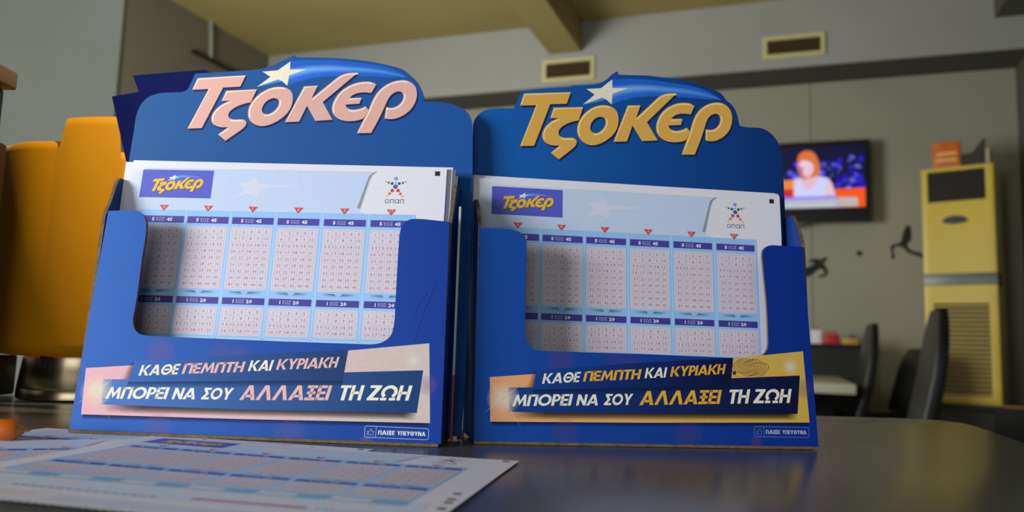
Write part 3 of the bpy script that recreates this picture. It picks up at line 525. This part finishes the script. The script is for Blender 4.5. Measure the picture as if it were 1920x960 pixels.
def canister():
    c = Vector((-.350, .65, T)); root = empty('canister', c)
    m = MB(); n = 144; R_ = .070; vs = []; fs_ = []
    def top(a):                                # rim height by angle: higher behind and at the right
        a = math.degrees(a) % 360
        if 277 <= a < 308: return .2155+.006*(a-277)/31
        if 308 <= a < 345: return .194
        return .197
    for i in range(n):
        a = 2*math.pi*i/n; x, y = math.cos(a), math.sin(a); t = top(a)
        for r, z in ((.052, .0345), (R_-.006, .036), (R_, .044), (R_+.001, t-.008), (R_-.001, t-.002), (R_-.005, t), (R_-.007, t-.003), (R_-.008, .06)): vs.append((x*r, y*r, z))
    k = 8
    for i in range(n):
        j = (i+1) % n
        for q in range(k-1): fs_.append((i*k+q, j*k+q, j*k+q+1, i*k+q+1))
    m.add(vs, fs_); m.build('body', mat('amber_plastic', (246, 164, 6), .6, noise=.06, scale=8, spec=.2), root, smooth=True)
    m = MB(); prof = [(.0, .0008), (.055, .0008), (.0568, .002), (.0568, .0085), (.0560, .0092), (.0566, .0100), (.0528, .0345), (.050, .0352), (.0, .0352)]; vs = []; fs_ = []; n = 64
    for i in range(n):
        a = 2*math.pi*i/n
        for r, z in prof: vs.append((.006+.82*r*math.cos(a), -.005+.82*r*math.sin(a), z))
    k = len(prof)
    for i in range(n):
        for q in range(k-1): fs_.append((i*k+q, ((i+1) % n)*k+q, ((i+1) % n)*k+q+1, i*k+q+1))
    m.add(vs, fs_); m.build('metal_base', mat('brushed_tin', (236, 220, 180), .24, 1.0, noise=.1, scale=40), root, smooth=True)
    m = MB(); a = math.radians(262); ex, ey = math.cos(a), math.sin(a)
    m.tube((.006+ex*.0445, -.005+ey*.0445, .034), (.006+ex*.0458, -.005+ey*.0458, .024), .0045, .0012, n=12); m.build('notch_tab', mat('dark_gap', (40, 34, 22), .6), root)
    tag(root, 'round amber canister on a shiny metal base, left of the boxes', 'canister')
canister()
def tower():                                   # dark thing at the left edge, lengthened out of view to shade the canister
    root = empty('shading_cabinet', (-.46, .50, T))
    m = MB(); m.box(-.42, -.06, .001, .098, .05, .185); m.build('body', mat('black_gloss', (16, 12, 16), .3), root, bevel=.003)
    m = MB(); m.box(-.42, -.055, .186, .095, .045, .224); m.build('upper_case', mat('black_gloss', (16, 12, 16), .3), root, bevel=.003)
    m = MB(); m.box(-.42, -.06, .2245, .100, .05, .238); m.build('lid', mat('brown_lid', (116, 92, 60), .5), root, bevel=.002)
    m = MB(); m.box(-.42, .128, .001, .052, .160, .033).box(-.42, .051, .001, -.02, .1275, .033); m.build('dark_filler', mat('ebony_board', (14, 12, 10), .6), root, bevel=.002)  # added low block, blackens the bright gap behind the canister base
    tag(root, 'black cabinet with a brown lid at the left edge, extended unseen to shade the canister', 'cabinet')
tower()
def navy():                                    # back of another cut-out card display
    y = .53; root = empty('card_display', (-.20, y, T))
    P = [(-.0177, .2369), (-.0667, .2312), (-.0613, .2198), (-.0798, .2158), (-.0659, .1701), (-.045, .10), (-.03, 0.001), (.10, .001), (.10, .20), (.02, .225)]
    P = [(a, b_) for a, b_ in P]
    MB().prism(P, 0, .0025, lambda a, b_, h: (a, -h, b_)).build('face_panel', mat('navy_card', (6, 20, 84), .75, noise=.08, scale=60, spec=.1), root)
    MB().prism([(0, .001), (.05, .001), (0, .17)], 0, .002, lambda a, b_, h: (.04+h, a+.001, b_)).build('easel_foot', mat('navy_card', (14, 30, 104)), root)
    tag(root, 'dark navy angular card display standing behind the pink-lettered box', 'card display')
navy()
def white_card():  # narrow upright strip in the gap, red at the foot, pale above
    root = empty('gap_strip', (-.0300, .437, T))
    MB().box(-.0006, -.002, .0008, .0006, .004, .036).build('lower_half', mat('strip_red', (150, 52, 44), .5), root)
    MB().box(-.0006, -.002, .0362, .0006, .004, .130).build('upper_half', mat('strip_pale', (176, 190, 186), .4), root)
    tag(root, 'narrow pale strip standing upright in the gap between the two boxes', 'card')
white_card()
for x, y, lb in ((-.0375, .452, 'small white rubber foot at the right corner of the pink-lettered box'), (-.0265, .462, 'small white rubber foot at the left corner of the gold-lettered box')):
    m = MB(); m.tube((0, 0, .0002), (0, 0, .004), .0022, .0017, n=14); o = m.build('rubber_foot', mat('white_rubber', (170, 172, 168), .6), smooth=True); o.location = (x, y, T)
    tag(o, lb, 'foot', 'small white feet between the boxes')
# ================================================================ far side of the room
def vent(s0, s1, z0, z1, label):
    root = room_root('air_vent', (s0+s1)/2, -.45, (z0+z1)/2); a, c = (s1-s0)/2, (z1-z0)/2; t = .035
    m = MB()
    for bx in ((-a, -c, a, -c+t), (-a, c-t, a, c), (-a, -c+t, -a+t, c-t), (a-t, -c+t, a, c-t)): m.box(bx[0], -.02, bx[1], bx[2], -.0005, bx[3])
    m.build('frame', mat('cream_metal', (206, 196, 142), .5), root)
    m = MB(); m.box(-a+t, -.004, -c+t, a-t, -.0008, c-t); m.build('duct', mat('duct_dark', (42, 30, 8), .8), root)
    for i in range(5):
        zz = -c+t+(2*c-2*t)*(i+.5)/5; m = MB(); m.add([(-a+t, -.016, zz-.010), (a-t, -.016, zz-.010), (a-t, -.006, zz+.008), (-a+t, -.006, zz+.008), (-a+t, -.018, zz-.009), (a-t, -.018, zz-.009), (a-t, -.008, zz+.009), (-a+t, -.008, zz+.009)], [(0, 1, 2, 3), (7, 6, 5, 4), (0, 4, 5, 1), (2, 6, 7, 3)])
        m.build('slat', mat('slat_brown', (84, 66, 26), .6), root)
    tag(root, label, 'air vent', 'vents in the soffit')
vent(-3.548, -3.042, 2.548, 2.763, 'cream-framed air vent above the gold lettering, beside the ceiling beam')
vent(-1.543, -1.039, 2.588, 2.785, 'cream-framed air vent in the soffit above the television')
def tv():
    root = room_root('television', -1.26, -.15, 1.56)
    x0, x1, z0, z1 = -.58, .578, -.362, .352; sx0, sx1, sz0, sz1 = -.54, .542, -.236, .318
    m = MB(); m.prism([(x0, z0), (x1, z0), (x1, z1), (x0, z1)], 0, .06, lambda a, b_, h: (a, .06-h, b_), holes=[[(sx0, sz0), (sx0, sz1), (sx1, sz1), (sx1, sz0)]]); m.build('bezel', mat('black_plastic', (14, 14, 15), .35), root)
    m = MB(); m.box(x0+.02, .061, z0+.03, x1-.02, .11, z1-.03); m.build('rear_shell', mat('black_plastic', (14, 14, 15)), root)
    m = MB(); m.prism([(-.30+.02*i, -.363-.035*math.sin(math.pi*i/20)) for i in range(21)], .0, .05, lambda a, b_, h: (a-.02, .055-h, b_)); m.build('stand_trim', mat('grey_trim', (96, 98, 88), .5), root)
    m = MB(); m.box(-.12, .111, -.12, .12, .1495, .12); m.build('wall_mount', mat('black_plastic', (14, 14, 15)), root)
    A = Art(); ox, oz = -1.26, 1.56; q = lambda P: [((a-ox)*1e3, (b_-oz)*1e3) for a, b_ in P]
    A.rect(sx0*1e3, sz0*1e3, sx1*1e3, sz1*1e3, (8, 6, 44), 0)
    random.seed(11)
    for i in range(190):
        cx = random.uniform(sx0*1e3+20, sx1*1e3-15); cz = random.gauss(60, 75)
        if cz > 250 or cz < -80: continue
        if random.random() < .35: cz = random.uniform(-70, 60)
        r_ = random.uniform(10, 36); c = random.choice([(44, 30, 235), (66, 66, 250), (24, 16, 150), (110, 116, 255), (36, 24, 200), (14, 10, 90)])
        A.disc(cx, cz, r_, c+(.85,), .02*i+.2, edge=c+(0,), n=12, m=2)
    A.disc(440, 200, 30, (130, 120, 250, .9), 4, edge=(60, 50, 200, 0), n=14, m=2); A.disc(180, 75, 55, (130, 150, 250, .9), 4, edge=(60, 60, 230, 0), n=16, m=2, ry=30)
    A.poly(q([(-.964, 1.489), (-.722, 1.492), (-.722, 1.324), (-.964, 1.324)]), (222, 78, 14), 5)
    A.rect(sx0*1e3, -140, -38, 20, (214, 120, 40), 4.5); A.rect(sx0*1e3, -140, -38, -60, (190, 30, 40), 4.6)
    A.poly(q([(-1.302, 1.587), (-1.245, 1.60), (-1.216, 1.579), (-1.183, 1.6), (-1.142, 1.607), (-1.077, 1.605), (-1.012, 1.584), (-.981, 1.53), (-.955, 1.414), (-1.3, 1.426)]), (204, 176, 190), 5.5)
    A.poly(q([(-1.257, 1.599), (-1.229, 1.54), (-1.185, 1.486), (-1.135, 1.51), (-1.077, 1.605), (-1.021, 1.584), (-1.038, 1.514), (-1.035, 1.417), (-1.292, 1.426), (-1.283, 1.542)]), (186, 190, 226), 6)
    A.poly(q([(-1.229, 1.56), (-1.20, 1.50), (-1.16, 1.495), (-1.11, 1.56), (-1.15, 1.62), (-1.20, 1.62)]), (206, 168, 180), 6.5)
    A.poly(q([(-1.264, 1.784), (-1.243, 1.819), (-1.197, 1.841), (-1.148, 1.833), (-1.115, 1.798), (-1.092, 1.739), (-1.08, 1.676), (-1.089, 1.614), (-1.134, 1.598), (-1.175, 1.591), (-1.216, 1.584), (-1.245, 1.612), (-1.265, 1.685)]), (196, 104, 48), 7)
    A.poly(q([(-1.255, 1.70), (-1.244, 1.745), (-1.206, 1.755), (-1.157, 1.735), (-1.133, 1.705), (-1.138, 1.652), (-1.167, 1.605), (-1.199, 1.606), (-1.232, 1.646)]), (214, 178, 202), 8)
    A.poly(q([(-1.245, 1.70), (-1.225, 1.695), (-1.222, 1.63), (-1.24, 1.64)]), (150, 90, 96), 8.5); A.rect(42, 118, 56, 123, (120, 70, 70), 9); A.rect(78, 118, 94, 123, (120, 70, 70), 9); A.rect(60, 72, 84, 78, (200, 90, 110), 9)
    A.poly(q([(-1.8, 1.428), (-.948, 1.428), (-.936, 1.412), (-1.8, 1.406)]), (110, 96, 230), 9.5); A.poly(q([(-1.8, 1.408), (-.938, 1.414), (-.93, 1.326), (-1.8, 1.326)]), (160, 160, 184), 9.2)
    A.poly(q([(-.935, 1.414), (-.784, 1.411), (-.781, 1.330), (-.928, 1.330)]), (168, 164, 164), 10)
    A.rect(-520, -225, 300, -190, (170, 176, 180), 10)
    A.v = [(a, b_, min(c, 12)*.02) for a, b_, c in A.v]
    A.build('screen_picture', lambda u, v, h: (u/1e3, .012-h/1e3, v/1e3), [inkmat('screen', .3, emit=1.25), inkmat('screen', .3, emit=1.25), inkmat('screen_glow', .3, True, emit=1.25)], root)['label'] = 'television picture of a red-haired person in a white top before blue lights'
    tag(root, 'black wall-mounted flat television showing a person in a studio', 'television')
tv()
def aircon():
    BL = Vector((3.194, 6.05, T-.277)); a = Vector((.775, -.632, 0)).normalized(); yaw = math.atan2(a.y, a.x)
    root = empty('air_conditioner', BL, (0, 0, yaw)); W_, D_, H_ = .49, .42, 1.80
    cream = mat('aged_cream_plastic', (216, 190, 64), .38, noise=.04, scale=4)
    gx0, gx1, gz0, gz1 = .045, .435, H_*.852, H_*.984; lx0, lx1, lz0, lz1 = .065, .432, .065, H_*.415
    m = MB(); m.prism([(0, 0), (W_, 0), (W_, H_), (0, H_)], 0, .03, lambda x, z, h: (x, .03-h, z), holes=[[(gx0, gz0), (gx0, gz1), (gx1, gz1), (gx1, gz0)], [(lx0, lz0), (lx0, lz1), (lx1, lz1), (lx1, lz0)]])
    m.build('front_cover', cream, root, bevel=.006)
    m = MB(); m.box(.004, .031, .002, W_-.004, D_, H_-.003); m.build('casing', mat('casing_beige', (232, 218, 156), .6), root, bevel=.006)
    for i in range(9):
        z = gz0+(gz1-gz0)*(i+.5)/9; m = MB(); m.box(gx0, .010, z-.003, gx1, .026, z+.003); m.build('upper_louver', mat('louver_brown', (52, 38, 16), .5), root)
    m = MB(); m.box(gx0, .027, gz0, gx1, .0305, gz1); m.build('outlet_recess', mat('duct_black', (12, 8, 4), .8), root)
    for i in range(20):
        z = lz0+(lz1-lz0)*(i+.5)/20; m = MB(); m.add([(lx0, .004, z-.009), (lx1, .004, z-.009), (lx1, .004, z+.002), (lx0, .004, z+.002), (lx0, .024, z-.004), (lx1, .024, z-.004), (lx1, .024, z+.006), (lx0, .024, z+.006)], [(0, 1, 2, 3), (3, 2, 6, 7), (0, 4, 5, 1)])
        m.build('intake_slat', mat('slat_cream', (208, 182, 84), .3), root)
    m = MB(); m.box(lx0, .026, lz0, lx1, .0305, lz1); m.build('intake_recess', mat('recess_olive', (34, 28, 6), .8), root)
    m = MB(); m.box(-.003, -.004, H_*.492, W_+.003, .20, H_*.543); m.build('grey_band', mat('band_grey', (104, 106, 100), .35), root, bevel=.003)
    P = [(.225+.085*math.cos(t*math.pi/12), .0+.042*math.sin(t*math.pi/12)) for t in range(13)]+[(.225-.085*math.cos(t*math.pi/12), -.022*math.sin(t*math.pi/12)) for t in range(1, 12)]
    m = MB(); m.prism(P, 0, .008, lambda x, z, h: (x, -.0005-h, z+H_*.765)); m.build('badge', mat('badge_dark', (46, 56, 58), .3), root)
    tag(root, 'tall cream floor-standing air conditioner with a grey band, in the corner', 'air conditioner')
    def on(x, y): v = BL+a*x+Vector((-a.y, a.x, 0))*y; return (v.x, v.y, T-.277+H_)
    r = empty('leaflet_box', on(.155, .16), (0, 0, yaw+.05))
    m = MB(); m.box(-.098, -.03, .0005, .098, .03, .232); m.build('carton', mat('orange_carton', (214, 116, 24), .5, noise=.25, scale=14, col2=(190, 84, 14)), r, bevel=.003)
    for z in (.075, .125): MB().box(-.07, -.032, z, .075, -.0303, z+.024).build('pale_stripe', mat('carton_pale', (238, 180, 96), .5), r)
    tag(r, 'orange carton with pale stripes on top of the air conditioner', 'carton')
    r = empty('brochure_stand', on(.36, .16), (0, 0, yaw))
    MB().prism([(-.10, .001), (.055, .001), (.06, .235), (.035, .215), (-.03, .13), (-.10, .125)], 0, .03, lambda x, z, h: (x, h, z)).build('dark_leaf', mat('dark_green_card', (34, 34, 22), .6), r)
    MB().box(.064, -.01, .001, .088, .12, .15).build('cream_leaf', mat('cream_card', (188, 164, 132), .6), r)
    tag(r, 'dark open brochure beside the orange carton on the air conditioner', 'brochure')
    r = empty('low_cabinet', BL-Vector((0, 0, .0)), (0, 0, yaw))
    MB().box(-.25, -.06, -.032, .70, .40, -.002).build('top_board', mat('ebony_board', (14, 12, 10), .6), r)
    MB().box(.50, -.058, -.0015, .70, -.045, .012).build('edge_strip', mat('honey_wood', (176, 118, 36), .5), r)
    MB().box(.44, -.05, -(T-.277)+.002, .69, .38, -.033).build('side_box', mat('ebony_board', (14, 12, 10)), r)
    MB().box(-.24, .05, -(T-.277)+.002, .43, .38, -.033).build('plinth', mat('plinth_grey', (84, 84, 74), .8), r)
    tag(r, 'black low cabinet carrying the air conditioner', 'cabinet')
aircon()
# wall silhouettes
def decal(name, P, label, grp=None):
    cx = sum(p[0] for p in P)/len(P); cz = sum(p[1] for p in P)/len(P)
    m = MB(); m.prism([(p[0]-cx, p[1]-cz) for p in P], 0, .004, lambda x, z, h: (x, -h, z)); o = m.build(name, mat('decal_black', (26, 26, 24), .8)); o.location = room(cx, -.0006, cz); o.rotation_euler = ROOM_ROT
    tag(o, label, 'wall sticker', grp)
decal('wall_sticker', RUNNER, 'black wall sticker of a kicking footballer beside the air conditioner')
decal('wall_sticker', DIVER, 'black wall sticker of a diving goalkeeper beside the gold-lettered box')
decal('wall_sticker', [(-.768+.024*math.cos(i*math.pi/10), .940+.024*math.sin(i*math.pi/10)) for i in range(20)], 'small round black ball sticker between the two footballers')
# cable and conduit on the left wall (s = -6.7)
m = MB(); m.tube((0, 0, 0), (0, .04, -.40), .02, n=10); m.tube((0, 0, 0), (0, -.01, .30), .02, n=10)
o = m.build('conduit', mat('conduit_grey', (150, 152, 140), .6), smooth=True); o.location = room(-6.678, -1.40, 2.80+.01+.27); o.rotation_euler = ROOM_ROT; o.location.z = T+2.78+.40-.01
tag(o, 'pale vertical conduit high on the left wall', 'conduit')
m = MB(); m.box(0, -.70, -.016, .03, .0, .016); m.box(0, 0, -.016, .03, .85, .016)
o = m.build('wall_rail', mat('rail_dark', (36, 33, 18), .7)); o.location = room(-6.699, -.90, 2.745); o.rotation_euler = ROOM_ROT
tag(o, 'dark rail running along the left wall below the conduit', 'rail')
# chairs
def chair(loc, yaw, h, label, wd=.42, curve=.05, first=[None]):
    root = empty('dining_chair', loc, (0, 0, yaw)); blk = mat('black_leather', (11, 10, 11), .38); leg = mat('chair_leg', (20, 18, 17), .5)
    m = MB(); m.box(-.21, -wd/2, .40, .21, wd/2, .47); m.build('seat', blk, root, bevel=.02)
    m = MB(); n = 14; vs = []; fs_ = []
    for i in range(n+1):
        t = i/n; z = .38+(h-.38)*t; x = .19+.14*t+curve*math.sin(math.pi*t); th = .026*(1-.35*t**3); ww = wd/2*(1-.5*t**7)
        for xx, yy in ((x-th, -ww), (x-th, ww), (x+th, ww), (x+th, -ww)): vs.append((xx, yy, z))
    for i in range(n):
        for q in range(4): fs_.append((i*4+q, i*4+(q+1) % 4, (i+1)*4+(q+1) % 4, (i+1)*4+q))
    fs_ += [(3, 2, 1, 0), (n*4, n*4+1, n*4+2, n*4+3)]; m.add(vs, fs_); m.build('backrest', blk, root, bevel=.008, smooth=True)
    for sx in (-.18, .18):
        for sy in (-1, 1): m = MB(); m.tube((sx, sy*(wd/2-.03), .41), (sx*1.12, sy*(wd/2-.02), .001), .018, .013, n=10); m.build('leg', leg, root, smooth=True)
    tag(root, label, 'chair', 'black chairs in the room')
chair((1.43, 3.30, 0), -.34, 1.052, 'black high-backed chair standing in front of the air conditioner', curve=.02)
chair((1.87, 4.84, 0), -.28, 1.05, 'black high-backed chair at the end of the white table', curve=.02)
chair((2.66, 5.82, 0), -.06, .92, 'black low straight-backed chair between the two high-backed ones', wd=.36, curve=0)
def white_table():
    root = room_root('cafe_table', -1.01, -2.69, -.80)
    MB().box(-1.0, 0, .645, 0, 1.7, .70).build('tabletop', mat('white_laminate', (188, 186, 164), .4), root, bevel=.004)
    MB().box(-.96, .06, .30, -.60, 1.6, .643).build('apron', mat('ebony_board', (14, 12, 10)), root)
    for x in (-.95, -.10):
        for y in (.07, 1.55): MB().box(x, y, .001, x+.06, y+.06, .299).build('leg', mat('leg_beige', (120, 108, 70), .5), root)
    tag(root, 'white-topped cafe table with a black frame behind the gold-lettered box', 'table')
white_table()
def back_counter():
    root = room_root('sideboard', -1.20, -.42, -.80); H_ = .942
    MB().box(-.9, -.25, .001, .40, .35, H_-.03).build('body', mat('ebony_board', (14, 12, 10)), root)
    MB().box(-.92, -.27, H_-.029, .42, .36, H_).build('top', mat('ebony_board', (14, 12, 10)), root, bevel=.004)
    tag(root, 'black sideboard against the back wall beneath the television', 'sideboard')
    r = room_root('napkin_box', -1.135, -.42, H_-.799); MB().box(-.045, -.04, 0, .035, .04, .115).build('carton', mat('white_card', (226, 218, 226), .5), r, bevel=.004)
    MB().box(-.02, -.03, .1155, .02, .03, .13).build('red_cap', mat('red_plastic', (176, 22, 34), .4), r); tag(r, 'white carton with a red cap on the sideboard', 'carton')
    r = room_root('basket', -1.022, -.42, H_-.799); MB().prism([(-.066, 0), (.066, 0), (.058, .082), (-.058, .082)], -.05, .05, lambda x, z, h: (x, h, z)).build('tub', mat('red_plastic', (176, 22, 34), .4), r, bevel=.004)
    m = MB(); m.tube((-.04, 0, .08), (-.035, 0, .10), .006).tube((-.035, 0, .10), (.035, 0, .10), .006).tube((.035, 0, .10), (.04, 0, .08), .006); m.build('handle', mat('red_plastic', (176, 22, 34)), r); tag(r, 'small red basket on the sideboard', 'basket')
    r = room_root('snack_packet', -.885, -.42, H_-.799); MB().prism([(-.055, 0), (.055, 0), (.062, .03), (.045, .055), (-.045, .05), (-.062, .03)], -.04, .04, lambda x, z, h: (x, h, z)).build('packet', mat('yellow_foil', (196, 148, 48), .4), r, bevel=.005)
    MB().box(-.005, -.03, .056, .045, .03, .078).build('blue_lid', mat('blue_plastic', (60, 66, 120), .4), r); tag(r, 'yellow packet with a blue top on the sideboard', 'packet')
back_counter()
